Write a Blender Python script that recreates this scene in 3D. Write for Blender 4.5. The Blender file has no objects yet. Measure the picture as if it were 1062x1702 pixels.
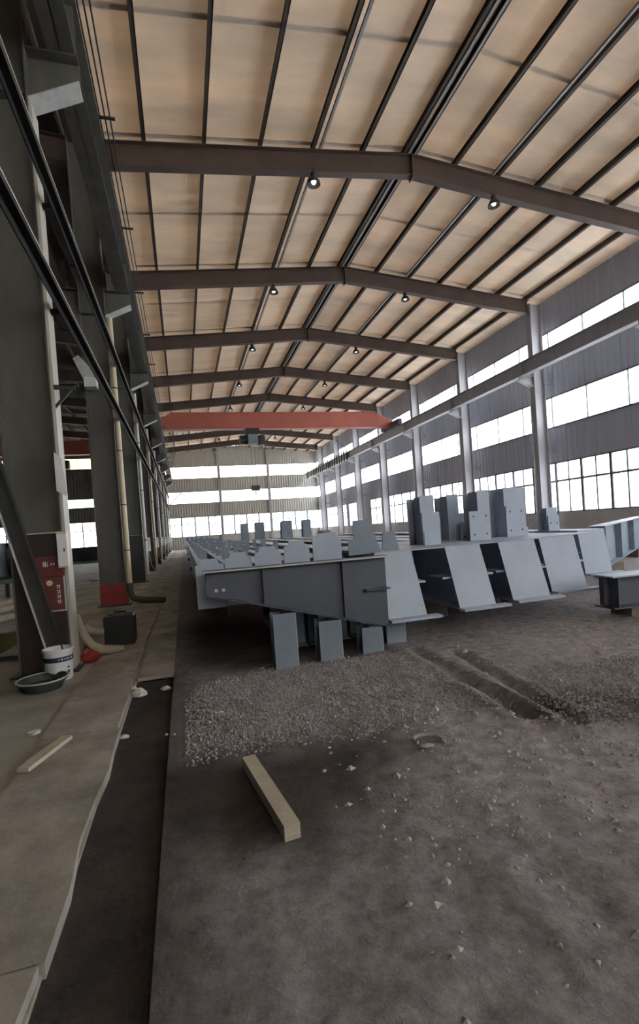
import bpy, math, random
from mathutils import Vector, noise
random.seed(7)
C = bpy.context.scene.collection
S = bpy.context.scene
R = math.radians

# ------------------------------------------------------------------ camera, world, exposure
YAW, PITCH, ROLL, F, H = R(15.624), R(1.007), R(4.003), 805.3, 1.551
_r = Vector((math.cos(YAW), -math.sin(YAW), 0))
_f = Vector((math.sin(YAW)*math.cos(PITCH), math.cos(YAW)*math.cos(PITCH), -math.sin(PITCH)))
_u = _r.cross(_f)
cr, sr = math.cos(ROLL), math.sin(ROLL)
cam_d = bpy.data.cameras.new('camera'); cam = bpy.data.objects.new('camera', cam_d); C.objects.link(cam)
cam_d.sensor_fit = 'HORIZONTAL'; cam_d.sensor_width = 36; cam_d.lens = 36*F/1062
cam_d.shift_y = 39/1062; cam_d.clip_end = 400; cam_d.clip_start = .05
ax = _r*cr - _u*sr     # the picture's right: the horizon climbs to the right
ay = _r*sr + _u*cr
from mathutils import Matrix
cam.matrix_world = Matrix(((ax.x, ay.x, -_f.x, 0), (ax.y, ay.y, -_f.y, 0), (ax.z, ay.z, -_f.z, H), (0, 0, 0, 1)))
S.camera = cam
def px(u, v, plane, val):
    """a pixel's ray met with a plane X/Y/Z = val"""
    a, b = u-531, v-890
    uu = cr*a - sr*b; vv = sr*a + cr*b
    d = _f + _r*(uu/F) - _u*(vv/F); o = Vector((0, 0, H)); i = 'XYZ'.index(plane)
    return o + d*((val-o[i])/d[i])

W = bpy.data.worlds.new('overcast_sky'); S.world = W; W.use_nodes = True
wb = W.node_tree.nodes['Background']; wb.inputs[0].default_value = (.93, .97, 1.0, 1); wb.inputs[1].default_value = 5.0
S.view_settings.view_transform = 'Standard'; S.view_settings.look = 'None'
S.view_settings.gamma = 1; S.view_settings.use_curve_mapping = False; S.view_settings.exposure = 1.17
try:
    S.cycles.max_bounces = 10; S.cycles.diffuse_bounces = 6; S.cycles.transparent_max_bounces = 12
except Exception: pass

# ------------------------------------------------------------------ materials
def mat(name, col, rough=.6, metal=0, var=.25, scale=4, dark=None, bump=0, bscale=30, stretch=None, transl=0, spec=None):
    m = bpy.data.materials.new(name); m.use_nodes = True
    nt = m.node_tree; N = nt.nodes; L = nt.links; b = N['Principled BSDF']
    b.inputs['Roughness'].default_value = rough; b.inputs['Metallic'].default_value = metal
    if spec is not None: b.inputs['Specular IOR Level'].default_value = spec
    tc = N.new('ShaderNodeTexCoord'); mp = N.new('ShaderNodeMapping'); L.new(tc.outputs['Object'], mp.inputs[0])
    if stretch: mp.inputs['Scale'].default_value = stretch
    n = N.new('ShaderNodeTexNoise'); n.inputs['Scale'].default_value = scale; n.inputs['Detail'].default_value = 6; n.inputs['Roughness'].default_value = .65
    L.new(mp.outputs[0], n.inputs['Vector'])
    r = N.new('ShaderNodeValToRGB'); L.new(n.outputs['Fac'], r.inputs[0])
    d = dark or tuple(c*(1-var) for c in col)
    r.color_ramp.elements[0].position = .32; r.color_ramp.elements[1].position = .68
    r.color_ramp.elements[0].color = (*d, 1); r.color_ramp.elements[1].color = (*col, 1)
    L.new(r.outputs[0], b.inputs['Base Color'])
    if bump:
        n2 = N.new('ShaderNodeTexNoise'); n2.inputs['Scale'].default_value = bscale; n2.inputs['Detail'].default_value = 5
        L.new(mp.outputs[0], n2.inputs['Vector'])
        bp = N.new('ShaderNodeBump'); bp.inputs['Strength'].default_value = bump; bp.inputs['Distance'].default_value = .02
        L.new(n2.outputs['Fac'], bp.inputs['Height']); L.new(bp.outputs[0], b.inputs['Normal'])
    if transl:
        t = N.new('ShaderNodeBsdfTranslucent'); L.new(r.outputs[0], t.inputs[0])
        mx = N.new('ShaderNodeMixShader'); mx.inputs[0].default_value = transl
        L.new(b.outputs[0], mx.inputs[1]); L.new(t.outputs[0], mx.inputs[2]); L.new(mx.outputs[0], N['Material Output'].inputs[0])
    return m

def glass_mat(name, tint, clear):
    """thin dusty sheet: partly clear, partly milky"""
    m = bpy.data.materials.new(name); m.use_nodes = True
    nt = m.node_tree; N = nt.nodes; L = nt.links; N.remove(N['Principled BSDF'])
    t = N.new('ShaderNodeBsdfTransparent'); t.inputs[0].default_value = (*tint, 1)
    tr = N.new('ShaderNodeBsdfTranslucent'); tr.inputs[0].default_value = (*tint, 1)
    g = N.new('ShaderNodeBsdfGlossy'); g.inputs['Roughness'].default_value = .25; g.inputs[0].default_value = (.8, .8, .8, 1)
    a = N.new('ShaderNodeMixShader'); a.inputs[0].default_value = clear
    L.new(tr.outputs[0], a.inputs[1]); L.new(t.outputs[0], a.inputs[2])
    c = N.new('ShaderNodeMixShader'); c.inputs[0].default_value = .05
    L.new(a.outputs[0], c.inputs[1]); L.new(g.outputs[0], c.inputs[2]); L.new(c.outputs[0], N['Material Output'].inputs[0])
    return m

M = dict(
  paint=mat('blue_grey_primer', (.40, .45, .54), .5, var=.14, scale=2.5, bump=.05),
  paint_dk=mat('slate_primer', (.21, .25, .30), .5, var=.2, scale=3),
  slate=mat('shaded_slate_primer', (.085, .09, .115), .5, var=.25, scale=2),  # dark slate, deepened to carry the shade on the beams' webs
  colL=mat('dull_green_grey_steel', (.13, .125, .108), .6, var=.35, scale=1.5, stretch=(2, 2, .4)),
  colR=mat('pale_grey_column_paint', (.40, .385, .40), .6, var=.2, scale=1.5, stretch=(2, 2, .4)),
  rafter=mat('brown_oxide_steel', (.10, .065, .05), .65, var=.3, scale=1.5),
  purlin=mat('dark_purlin_steel', (.085, .065, .05), .65, var=.3, scale=2),
  ridge=mat('galvanised_strip', (.4, .38, .36), .5, var=.2, scale=2),
  roof=mat('beige_roof_sheet', (.78, .655, .52), .8, var=.24, scale=.9, stretch=(.35, 1.2, 1), transl=.145),
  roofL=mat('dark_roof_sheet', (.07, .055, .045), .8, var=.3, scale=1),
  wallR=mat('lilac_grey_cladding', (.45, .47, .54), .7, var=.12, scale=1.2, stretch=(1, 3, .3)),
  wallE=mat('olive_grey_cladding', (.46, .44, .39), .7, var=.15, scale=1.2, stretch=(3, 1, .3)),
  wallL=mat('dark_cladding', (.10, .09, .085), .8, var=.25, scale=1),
  dado=mat('plaster_dado', (.5, .48, .46), .85, var=.2, scale=2, bump=.1),
  frame=mat('aluminium_window_frame', (.14, .13, .13), .5, var=.15),
  pane=glass_mat('dusty_window_glass', (.95, .97, 1.0), .8),
  strip=glass_mat('milky_light_strip', (.95, .97, 1.0), .45),
  stripE=glass_mat('warm_milky_light_strip', (1.0, .98, .93), .5),
  stripY=glass_mat('yellowed_light_strip', (.85, .75, .42), .3),
  crane=mat('red_crane_paint', (.50, .13, .09), .5, var=.22, scale=.8),
  red=mat('red_oxide_paint', (.35, .035, .03), .55, var=.35, scale=5),
  signred=mat('faded_sign_red', (.16, .03, .028), .6, var=.35, scale=6),
  darkred=mat('dark_red_paint', (.045, .028, .025), .6, var=.4, scale=5),
  black=mat('black_plastic', (.018, .02, .02), .45, var=.2),
  blacksteel=mat('black_steel', (.02, .02, .02), .7, var=.3, scale=5, spec=.15),
  iron=mat('dark_iron', (.05, .05, .052), .5, .3, var=.3, scale=5),
  rail=mat('pale_warm_grey', (.55, .53, .50), .5, var=.3, scale=6),
  cream=mat('cream_pipe', (.62, .52, .34), .5, var=.15, scale=2),
  white_pipe=mat('white_pipe', (.62, .61, .58), .5, var=.2, scale=3),
  lit_beige=mat('beige_lit_flange', (.50, .46, .39), .6, var=.3, scale=2, stretch=(1, 1, .4)),  # column flange colour with the light on it painted in
  hose=mat('dusty_hose', (.40, .34, .26), .7, var=.25, scale=6),
  brown_pipe=mat('brown_sleeve', (.10, .075, .06), .6, var=.2),
  white=mat('white_plastic', (.72, .72, .74), .45, var=.1, scale=3),
  navy=mat('navy_print', (.02, .025, .06), .5, var=.1),
  paper=mat('white_paper', (.7, .7, .68), .8, var=.1),
  wood=mat('raw_timber', (.50, .43, .33), .8, var=.3, scale=4, stretch=(1, 1, 6), bump=.2),
  oldwood=mat('weathered_timber', (.22, .18, .14), .85, var=.4, scale=4, bump=.2),
  stone=mat('pale_rubble', (.62, .58, .54), .9, var=.25, scale=8, bump=.3),
  concrete=mat('beige_concrete', (.40, .35, .30), .9, dark=(.20, .175, .15), scale=2.2, bump=.25, bscale=25),
  floorL=mat('grey_green_floor', (.45, .405, .35), .75, dark=(.20, .19, .16), scale=.8, bump=.12, bscale=14),
  pebble=mat('gravel_stone', (.44, .405, .40), .95, dark=(.15, .13, .13), scale=45, spec=.2),
  clod=mat('dry_clod', (.46, .41, .40), .95, dark=(.22, .19, .185), scale=20, spec=.2),
  outdoor=mat('pale_yard_concrete', (.5, .49, .46), .9, var=.15),
  green=mat('pale_green_paint', (.16, .22, .18), .6, var=.3),
  lens=mat('lamp_glass', (.85, .85, .82), .2, var=.05),
  film=glass_mat('green_tinted_film', (.45, .55, .50), .5),
  basin=mat('dark_basin_plastic', (.05, .065, .065), .35, var=.3),
  water=mat('murky_green_water', (.06, .075, .06), .12, var=.3),
)
bl = M['lens'].node_tree.nodes['Principled BSDF']
bl.inputs['Emission Color'].default_value = (1, .97, .9, 1); bl.inputs['Emission Strength'].default_value = 1.2

def ground_mat():
    m = bpy.data.materials.new('earth_floor'); m.use_nodes = True
    nt = m.node_tree; N = nt.nodes; L = nt.links; b = N['Principled BSDF']; b.inputs['Roughness'].default_value = .95
    b.inputs['Specular IOR Level'].default_value = .2
    at = N.new('ShaderNodeAttribute'); at.attribute_name = 'soil'; sp = N.new('ShaderNodeSeparateColor'); L.new(at.outputs['Color'], sp.inputs[0])
    tc = N.new('ShaderNodeTexCoord')
    def nz(sc, det=6):
        n = N.new('ShaderNodeTexNoise'); n.inputs['Scale'].default_value = sc; n.inputs['Detail'].default_value = det; n.inputs['Roughness'].default_value = .7
        L.new(tc.outputs['Object'], n.inputs['Vector']); return n
    def ramp(src, a, b_, p0=.3, p1=.7):
        r = N.new('ShaderNodeValToRGB'); L.new(src, r.inputs[0]); r.color_ramp.elements[0].color = (*a, 1); r.color_ramp.elements[1].color = (*b_, 1)
        r.color_ramp.elements[0].position = p0; r.color_ramp.elements[1].position = p1; return r.outputs[0]
    def mix(f, a, c):
        x = N.new('ShaderNodeMix'); x.data_type = 'RGBA'; L.new(f, x.inputs[0]); L.new(a, x.inputs[6]); L.new(c, x.inputs[7]); return x.outputs[2]
    n1 = nz(1.6); n2 = nz(40); n3 = nz(9)
    dirt = ramp(n3.outputs[0], (.14, .122, .12), (.36, .32, .318))
    fine = ramp(n2.outputs[0], (.15, .138, .138), (.44, .41, .41))
    umber = ramp(n1.outputs[0], (.03, .024, .021), (.085, .068, .06))  # dark soil tone, also used to paint the shade by the stack
    pale = ramp(n3.outputs[0], (.20, .175, .17), (.48, .43, .425))
    c = mix(sp.outputs[0], dirt, fine); c = mix(sp.outputs[2], c, pale); c = mix(sp.outputs[1], c, umber)
    L.new(c, b.inputs['Base Color'])
    bp = N.new('ShaderNodeBump'); bp.inputs['Strength'].default_value = .7; bp.inputs['Distance'].default_value = .02
    L.new(n2.outputs[0], bp.inputs['Height'])
    bp2 = N.new('ShaderNodeBump'); bp2.inputs['Strength'].default_value = .5; bp2.inputs['Distance'].default_value = .05
    L.new(n3.outputs[0], bp2.inputs['Height']); L.new(bp.outputs[0], bp2.inputs['Normal']); L.new(bp2.outputs[0], b.inputs['Normal'])
    return m
M['earth'] = ground_mat()

# ------------------------------------------------------------------ helpers
class MB:
    def __init__(s): s.v = []; s.f = []
    def add(s, v, f):
        k = len(s.v); s.v += [tuple(p) for p in v]; s.f += [tuple(i+k for i in q) for q in f]; return s
    def box(s, x0, x1, y0, y1, z0, z1):
        return s.add([(x0,y0,z0),(x1,y0,z0),(x1,y1,z0),(x0,y1,z0),(x0,y0,z1),(x1,y0,z1),(x1,y1,z1),(x0,y1,z1)],
                     [(0,3,2,1),(4,5,6,7),(0,1,5,4),(1,2,6,5),(2,3,7,6),(3,0,4,7)])
    def hexa(s, b, t): return s.add(list(b)+list(t), [(0,3,2,1),(4,5,6,7),(0,1,5,4),(1,2,6,5),(2,3,7,6),(3,0,4,7)])
    def prism(s, poly, axis, a, b):
        """extrude a 2-D outline along X, Y or Z"""
        n = len(poly)
        def P(p, t): return (t, p[0], p[1]) if axis == 'X' else (p[0], t, p[1]) if axis == 'Y' else (p[0], p[1], t)
        return s.add([P(p, a) for p in poly]+[P(p, b) for p in poly],
                     [tuple(range(n))[::-1], tuple(range(n, 2*n))]+[(i, (i+1) % n, n+(i+1) % n, n+i) for i in range(n)])
    def tube(s, pts, r, n=10):
        pts = [Vector(p) for p in pts]; rings = []
        up = Vector((0, 0, 1))
        for i, p in enumerate(pts):
            d = (pts[min(i+1, len(pts)-1)]-pts[max(i-1, 0)]).normalized()
            a = d.cross(up if abs(d.z) < .9 else Vector((1, 0, 0))).normalized(); b = d.cross(a)
            rr = r[i] if isinstance(r, (list, tuple)) else r
            rings.append([p+(a*math.cos(2*math.pi*k/n)+b*math.sin(2*math.pi*k/n))*rr for k in range(n)])
        v = [q for g in rings for q in g]; f = [tuple(range(n)), tuple(range((len(pts)-1)*n, len(pts)*n))[::-1]]
        for i in range(len(pts)-1):
            for k in range(n): f.append((i*n+k, (i+1)*n+k, (i+1)*n+(k+1) % n, i*n+(k+1) % n))
        return s.add(v, f)
    def bar(s, a, b, w, h):
        """square bar from a to b, w wide, h high"""
        a, b = Vector(a), Vector(b); d = (b-a).normalized()
        side = d.cross(Vector((0, 0, 1)))
        side = side.normalized() if side.length > .01 else Vector((1, 0, 0)); up = side.cross(d)
        q = [side*(i*w/2)+up*(j*h/2) for i, j in ((-1,-1),(1,-1),(1,1),(-1,1))]
        return s.add([a+k for k in q]+[b+k for k in q], [(0,1,2,3),(7,6,5,4),(0,4,5,1),(1,5,6,2),(2,6,7,3),(3,7,4,0)])
    def lathe(s, prof, c, n=24):
        v = []; f = []
        for r, z in prof:
            for k in range(n): v.append((c[0]+r*math.cos(2*math.pi*k/n), c[1]+r*math.sin(2*math.pi*k/n), c[2]+z))
        for i in range(len(prof)-1):
            for k in range(n): f.append((i*n+k, i*n+(k+1) % n, (i+1)*n+(k+1) % n, (i+1)*n+k))
        return s.add(v, f)
    def rock(s, c, rx, ry, rz, seed=0):
        rd = random.Random(seed); v = []; f = []
        n = 7
        for i, (zz, rr) in enumerate(((-.9, .5), (-.3, 1), (.35, .95), (.9, .45))):
            for k in range(n):
                a = 2*math.pi*k/n+i*.3; q = rr*rd.uniform(.75, 1.15)
                v.append((c[0]+rx*q*math.cos(a), c[1]+ry*q*math.sin(a), c[2]+rz*zz*rd.uniform(.85, 1.1)))
        f = [tuple(range(n))[::-1], tuple(range(3*n, 4*n))]
        for i in range(3):
            for k in range(n): f.append((i*n+k, i*n+(k+1) % n, (i+1)*n+(k+1) % n, (i+1)*n+k))
        return s.add(v, f)
    def build(s, name, m, parent=None, smooth=False, label=None, kind=None):
        o0 = ORG.get(parent.name, Vector((0, 0, 0))) if parent else Vector((0, 0, 0))
        me = bpy.data.meshes.new(name); me.from_pydata([(p[0]-o0.x, p[1]-o0.y, p[2]-o0.z) for p in s.v], [], s.f); me.update()
        me.materials.append(M[m] if isinstance(m, str) else m)
        if smooth:
            for p in me.polygons: p.use_smooth = True
            try: me.set_sharp_from_angle(angle=R(40))
            except Exception: pass
        o = bpy.data.objects.new(name, me); C.objects.link(o)
        if parent: o.parent = parent; ORG[o.name] = o0
        if label: o['label'] = label
        if kind: o['kind'] = kind
        return o
ORG = {}
def tag(o, label=None, cat=None, group=None, kind=None):
    if label: o['label'] = label
    if cat: o['category'] = cat
    if group: o['group'] = group
    if kind: o['kind'] = kind
    return o
def thing(name, loc, label, cat, group=None):
    o = bpy.data.objects.new(name, None); C.objects.link(o); o.location = loc; o.empty_display_size = .1
    ORG[o.name] = Vector(loc); return tag(o, label, cat, group)
def box(name, m, parent, *b, **k): return MB().box(*b).build(name, m, parent, **k)
def structure(name, mb, m, label=None): return tag(mb.build(name, m), label, None, None, 'structure')
ORD = ['first', 'second', 'third', 'fourth', 'fifth', 'sixth', 'seventh', 'eighth', 'ninth', 'tenth', 'eleventh', 'twelfth', 'thirteenth', 'fourteenth']

# ------------------------------------------------------------------ the hall's measures
YB, YE = -11.3, 59.75                    # back and far gable
XL, XR = -20.0, 16.85                    # outer walls
FY = [.7+6*k for k in range(-1, 10)]     # frame lines: -5.3 .. 54.7
XA = 7.04                                # main ridge
def zu(x): return 11.41-.0985*abs(x-XA)  # underside of the main rafters
XA2 = -10.6
def zu2(x): return 11.41-.0985*abs(x-XA2)

# ------------------------------------------------------------------ ground and floors
def inside(p, poly):
    x, y = p; c = False; j = len(poly)-1
    for i in range(len(poly)):
        xi, yi = poly[i]; xj, yj = poly[j]
        if (yi > y) != (yj > y) and x < (xj-xi)*(y-yi)/(yj-yi)+xi: c = not c
        j = i
    return c
def edge_dist(p, poly):
    d = 9
    for i in range(len(poly)):
        a = Vector(poly[i]); b = Vector(poly[(i+1) % len(poly)]); q = Vector(p); t = max(0, min(1, (q-a).dot(b-a)/max((b-a).length_squared, 1e-9)))
        d = min(d, (a+(b-a)*t-q).length)
    return d
def fp(*uv): return [tuple(px(u, v, 'Z', 0)[:2]) for u, v in uv]
GRAVEL = [fp((285,1265),(292,1190),(330,1140),(430,1115),(560,1100),(680,1082),(760,1130),(838,1166),(700,1190),(640,1205),(430,1245)),
          fp((880,1110),(1062,1095),(1062,1200),(960,1200),(900,1170))]
DARK_SOIL_SHADE = [fp((150,1420),(190,1300),(240,1262),(420,1250),(640,1208),(690,1228),(650,1290),(560,1420)),  # dark foreground band, set off from the dirt round it
        fp((290,1112),(300,1020),(340,1000),(450,1010),(640,1060),(640,1080),(455,1108)),  # shade beside and under the stack, painted into the soil colour
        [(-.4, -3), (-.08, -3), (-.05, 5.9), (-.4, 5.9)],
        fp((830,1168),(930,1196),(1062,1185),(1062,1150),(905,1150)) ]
PALE = [fp((870,1062),(1062,1045),(1062,1110),(960,1115)), fp((700,1180),(850,1185),(1062,1230),(1062,1330),(760,1320))]
def mask(p, polys, soft=.12):
    w = noise.noise(Vector((p[0]*3, p[1]*3, .3)))*.12; b = 0
    for g in polys:
        d = edge_dist(p, g); s = d if inside(p, g) else -d
        b = max(b, min(1, max(0, (s+w)/soft*.5+.5)))
    return b
def zg(x, y):
    if x > 9 or y > 9 or y < .4: return 0
    n = noise.noise(Vector((x*1.1, y*1.1, 4)))*.025+noise.noise(Vector((x*4.5, y*4.5, 1)))*.02+noise.noise(Vector((x*13, y*13, 7)))*.012
    fade = min(1, (9-x)/1.5, (9-y)/2, max(0, (x+.2))/.3)
    for (ax_, ay_), (bx_, by_) in TRACKS:                    # wheel ruts
        a = Vector((ax_, ay_)); b = Vector((bx_, by_)); q = Vector((x, y)); t = max(0, min(1, (q-a).dot(b-a)/(b-a).length_squared)); d = (a+(b-a)*t-q).length
        n += -.035*math.exp(-(d/.06)**2)+.02*math.exp(-((d-.14)/.06)**2)
    return n*fade-.002
TRACKS = [fp((690,1082),(880,1190)), fp((760,1085),(960,1200)), fp((960,1200),(1062,1172))]
def lines(lo, hi, f0, f1, step, coarse):
    a = []; x = lo
    while x < f0-1e-6: a.append(x); x += coarse
    x = f0
    while x < f1: a.append(x); x += step
    x = f1
    while x < hi: a.append(x); x += coarse
    return a+[hi]
gx = lines(-.22, XR, -.22, 8.5, .06, 1.0); gy = lines(YB, YE, .6, 8.2, .06, 1.5)
gv = [(x, y, zg(x, y)) for y in gy for x in gx]
nx = len(gx)
gf = [(j*nx+i, j*nx+i+1, (j+1)*nx+i+1, (j+1)*nx+i) for j in range(len(gy)-1) for i in range(nx-1)]
g = MB(); g.add(gv, gf); floor = g.build('floor', 'earth', smooth=True); tag(floor, 'brown trodden earth floor with gravel and dark patches', None, None, 'structure')
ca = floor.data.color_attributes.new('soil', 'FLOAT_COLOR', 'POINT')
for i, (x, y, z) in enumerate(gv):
    if -1 < x < 8 and .5 < y < 9: ca.data[i].color = (mask((x, y), GRAVEL), mask((x, y), DARK_SOIL_SHADE, .3)*.95, mask((x, y), PALE, .5), 1)
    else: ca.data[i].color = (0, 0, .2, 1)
# loose gravel: beyond counting
gm = MB(); cnt = 0
rg = random.Random(3)
while cnt < 17000:
    x, y = rg.uniform(-.1, 5.5), rg.uniform(2.6, 6.2)
    w = mask((x, y), GRAVEL)
    if rg.random() > w*(.35+.65*max(0, noise.noise(Vector((x*2.2, y*2.2, 9)))+.55)): continue
    r = rg.uniform(.006, .0125)*(1 if rg.random() < .97 else 1.5); z = zg(x, y)+r*.25
    q = [rg.uniform(.6, 1.25)*r for _ in range(6)]
    gm.add([(x+q[0], y, z), (x, y+q[1], z), (x-q[2], y, z), (x, y-q[3], z), (x, y, z+q[4]), (x, y, z-q[5])],
           [(0,1,4),(1,2,4),(2,3,4),(3,0,4),(1,0,5),(2,1,5),(3,2,5),(0,3,5)]); cnt += 1
tag(gm.build('gravel', 'pebble'), 'loose grey gravel strewn over the earth floor', 'gravel', None, 'stuff')

cm = MB(); rg = random.Random(8); cnt = 0
while cnt < 2600:
    x, y = rg.uniform(.7, 6.5), rg.uniform(1.3, 5.6)
    if x < 3 and y > 4.9: continue
    w = max(mask((x, y), PALE, .5)*.8, .12, mask((x, y), GRAVEL[1:])*.9)
    if mask((x, y), DARK_SOIL_SHADE) > .4: w = .06
    if rg.random() > w*(.3+max(0, noise.noise(Vector((x*1.7, y*1.7, 2)))+.3)): continue
    r = rg.uniform(.008, .024)*(1 if rg.random() < .9 else 1.8); z = zg(x, y)-r*.15; q = [rg.uniform(.6, 1.3)*r for _ in range(6)]
    cm.add([(x+q[0], y, z), (x, y+q[1], z), (x-q[2], y, z), (x, y-q[3], z), (x, y, z+q[4]*.7), (x, y, z-q[5])],
           [(0,1,4),(1,2,4),(2,3,4),(3,0,4),(1,0,5),(2,1,5),(3,2,5),(0,3,5)]); cnt += 1
tag(cm.build('dirt_clods', 'clod', smooth=True), 'small earth clods strewn over the right foreground', 'clods', None, 'stuff')

structure('floor', MB().box(XL, -1.22, YB, YE, -.2, .0), 'floorL', 'smooth grey green concrete floor of the neighbouring bay')
trench = structure('floor', MB().box(-.62, -.2, YB, 5.75, -.3, -.045), 'earth', 'dark damp wet gutter between walkway and earth floor')
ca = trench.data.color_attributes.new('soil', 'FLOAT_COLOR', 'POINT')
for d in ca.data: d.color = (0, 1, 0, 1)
structure('floor', MB().box(-.62, -.2, 9.3, YE, -.3, -.03), 'concrete', 'concrete strip beside the walkway')
walk = structure('floor', MB().box(-1.22, -.62, YB, YE, -.3, -.02), 'concrete', 'beige concrete walkway beside the columns')
rw = random.Random(11)
yj = YB+.3
while yj < 34:
    ln = rw.choice((1.9, 2.3, 2.7)); dz = rw.uniform(.012, .03); e = rw.uniform(-.02, .015); y2 = yj+ln-.015
    poly = [(-1.215, yj), (-.62+e, yj)]
    k = 6
    for i in range(1, k): poly.append((-.62+e+rw.uniform(-.025, .012), yj+(y2-yj)*i/k))     # broken nosing
    poly += [(-.62+e*.3, y2), (-1.215, y2)]
    MB().prism(poly, 'Z', -.05, dz).build('slab', 'concrete', walk); yj += ln
cover = structure('floor', MB().box(-.62, -.2, 5.75, 9.3, -.3, -.03), 'concrete', 'gutter cover slabs')
for k in range(3): MB().box(-.60, -.22, 5.75+k*1.18, 5.75+k*1.18+1.16, -.05, .006+.006*k).build('slab', 'concrete', cover)
structure('floor', MB().box(-90, 90, -90, 140, -.9, -.32), 'outdoor', 'pale concrete yard outside the hall')

# ------------------------------------------------------------------ cladding, windows
def corrugated(mb, axis, at, a, b, z0, z1, out):
    """vertical trapezoid sheeting along one axis; out = which way the ribs stand"""
    pr = []; t = a; p = .30; rib = .035
    prof = [(0, 0), (.15, 0), (.19, rib), (.26, rib), (.30, 0)]
    while t < b:
        for o, d in prof[:-1]:
            if t+o <= b: pr.append((t+o, d))
        t += p
    pr.append((b, 0)); v = []
    for q, d in pr:
        for z in (z0, z1): v.append((at+out*d, q, z) if axis == 'Y' else (q, at+out*d, z))
    mb.add(v, [(2*i, 2*i+2, 2*i+3, 2*i+1) for i in range(len(pr)-1)])
    # flat outer skin
    if axis == 'Y': mb.box(min(at-out*.03, at-out*.06), max(at-out*.03, at-out*.06), a, b, z0, z1)
    else: mb.box(a, b, min(at-out*.03, at-out*.06), max(at-out*.03, at-out*.06), z0, z1)
ZS, ZT, Z2B, Z2T, Z1B, Z1T = 1.437, 3.77, 5.36, 6.81, 8.32, 9.79
wr = MB()
for z0, z1 in ((ZT, Z2B), (Z2T, Z1B), (Z1T, 11.5)): corrugated(wr, 'Y', XR, YB, YE, z0, z1, -1)
corrugated(wr, 'Y', XR, 42.7, 45, ZS, ZT, -1); corrugated(wr, 'Y', XR, 48, 48.7, ZS, ZT, -1); corrugated(wr, 'Y', XR, 41.9, 42.7, ZS, ZT, -1)
wall_right = structure('wall_right', wr, 'wallR', 'lilac grey ribbed sheet cladding of the right wall')
box('dado', 'dado', wall_right, XR-.08, XR+.06, YB, YE, -.3, ZS)
box('sill', 'rail', wall_right, XR-.12, XR-.02, YB, YE, ZS-.05, ZS)
WN = [0]
def win(label, **k):
    WN[0] += 1
    o = bpy.data.objects.new('window_%d' % WN[0], None); C.objects.link(o); ORG[o.name] = Vector((0, 0, 0)); o['kind'] = 'structure'; o['label'] = label
    return o
def pane_win(o, axis, at, a, b, z0, z1, n, ztr, gl='pane', inw=-1, sub=True, mw=None):
    mw = mw or (.06 if sub else .018)
    """n units side by side, a transom at ztr, each unit with two casements"""
    def B(name, m, t0, t1, d0, d1, zz0, zz1):
        lo, hi = sorted((at+inw*d0, at+inw*d1))
        return box(name, m, o, lo, hi, t0, t1, zz0, zz1) if axis == 'Y' else box(name, m, o, t0, t1, lo, hi, zz0, zz1)
    B('frame_head', 'frame', a, b, -.03, .05, z1-.06, z1); B('frame_sill', 'frame', a, b, -.03, .05, z0, z0+.06)
    if ztr: B('transom', 'frame', a, b, -.02, .04, ztr-.045, ztr+.045)
    w = (b-a)/n
    for i in range(n+1):
        t = a+w*i; B('mullion', 'frame', max(a, t-mw), min(b, t+mw), -.03, .05, z0, z1)
    for i in range(n):
        rows = ((z0+.06, ztr-.03), (ztr+.03, z1-.06)) if ztr else ((z0+.06, z1-.06),)
        for zz0, zz1 in rows:
            halves = ((0, .5), (.5, 1)) if sub else ((0, 1),)
            for h0, h1 in halves:
                B('pane', gl, a+w*i+w*h0+.02, a+w*i+w*h1-.02, 0, .006, zz0, zz1)
        if sub: B('casement_stile', 'frame', a+w*i+w/2-mw*.5, a+w*i+w/2+mw*.5, -.02, .03, z0, z1)
edges = [YB]+FY+[YE]
for k in range(len(edges)-1):
    a, b = edges[k], edges[k+1]
    nm = ORD[k]+' bay from the back gable'
    if a < 42 < b-.5 and b < 43: pane_win(win('casement window with narrow panes, '+nm), 'Y', XR, a, 41.9, ZS, ZT, 4, 2.9)
    elif 42 < a < 43: pane_win(win('tall bright undivided window, '+nm), 'Y', XR, 45, 48, ZS, ZT, 1, None, sub=False)
    else: pane_win(win('row of casement windows in the right wall, '+nm), 'Y', XR, a, b, ZS, ZT, 4, 2.9)
    for z0, z1, w in ((Z2B, Z2T, 'middle'), (Z1B, Z1T, 'upper')):
        pane_win(win('%s milky light strip in the right wall, %s' % (w, nm)), 'Y', XR, a, b, z0, z1, 3, None, 'strip', sub=False)

def gable(name, y, inw, x0, x1, bands, zt, m, cut=None):
    mb = MB()
    for z0, z1 in bands: corrugated(mb, 'X', y, x0, x1, z0, z1, inw)
    n = 12; top = [(x0+(x1-x0)*i/n, zt(x0+(x1-x0)*i/n)+.85) for i in range(n+1)]
    mb.prism([(x0, bands[-1][1]-.02)]+top+[(x1, bands[-1][1]-.02)], 'Y', min(y-inw*.03, y-inw*.06), max(y-inw*.03, y-inw*.06))
    return structure(name, mb, m)
XD = -1.71
we = gable('wall_end', YE, -1, XD, XR, ((-.3, ZS), (ZT, Z2B), (Z2T, Z1B), (Z1T, 10.4)), zu, 'wallE'); we['label'] = 'olive grey ribbed gable wall at the far end'
for x0, x1, nm in ((XD, 4.6, 'left'), (4.6, 10.6, 'middle'), (10.6, XR, 'right')):
    pane_win(win('casement windows in the far gable, %s third' % nm), 'X', YE, x0, x1, ZS, ZT, 4, 2.9, mw=.08)
    for z0, z1, w in ((Z2B, Z2T, 'middle'), (Z1B, Z1T, 'upper')):
        pane_win(win('%s milky light strip in the far gable, %s third' % (w, nm)), 'X', YE, x0, x1, z0, z1, 4, None, 'stripE', sub=False)
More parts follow.
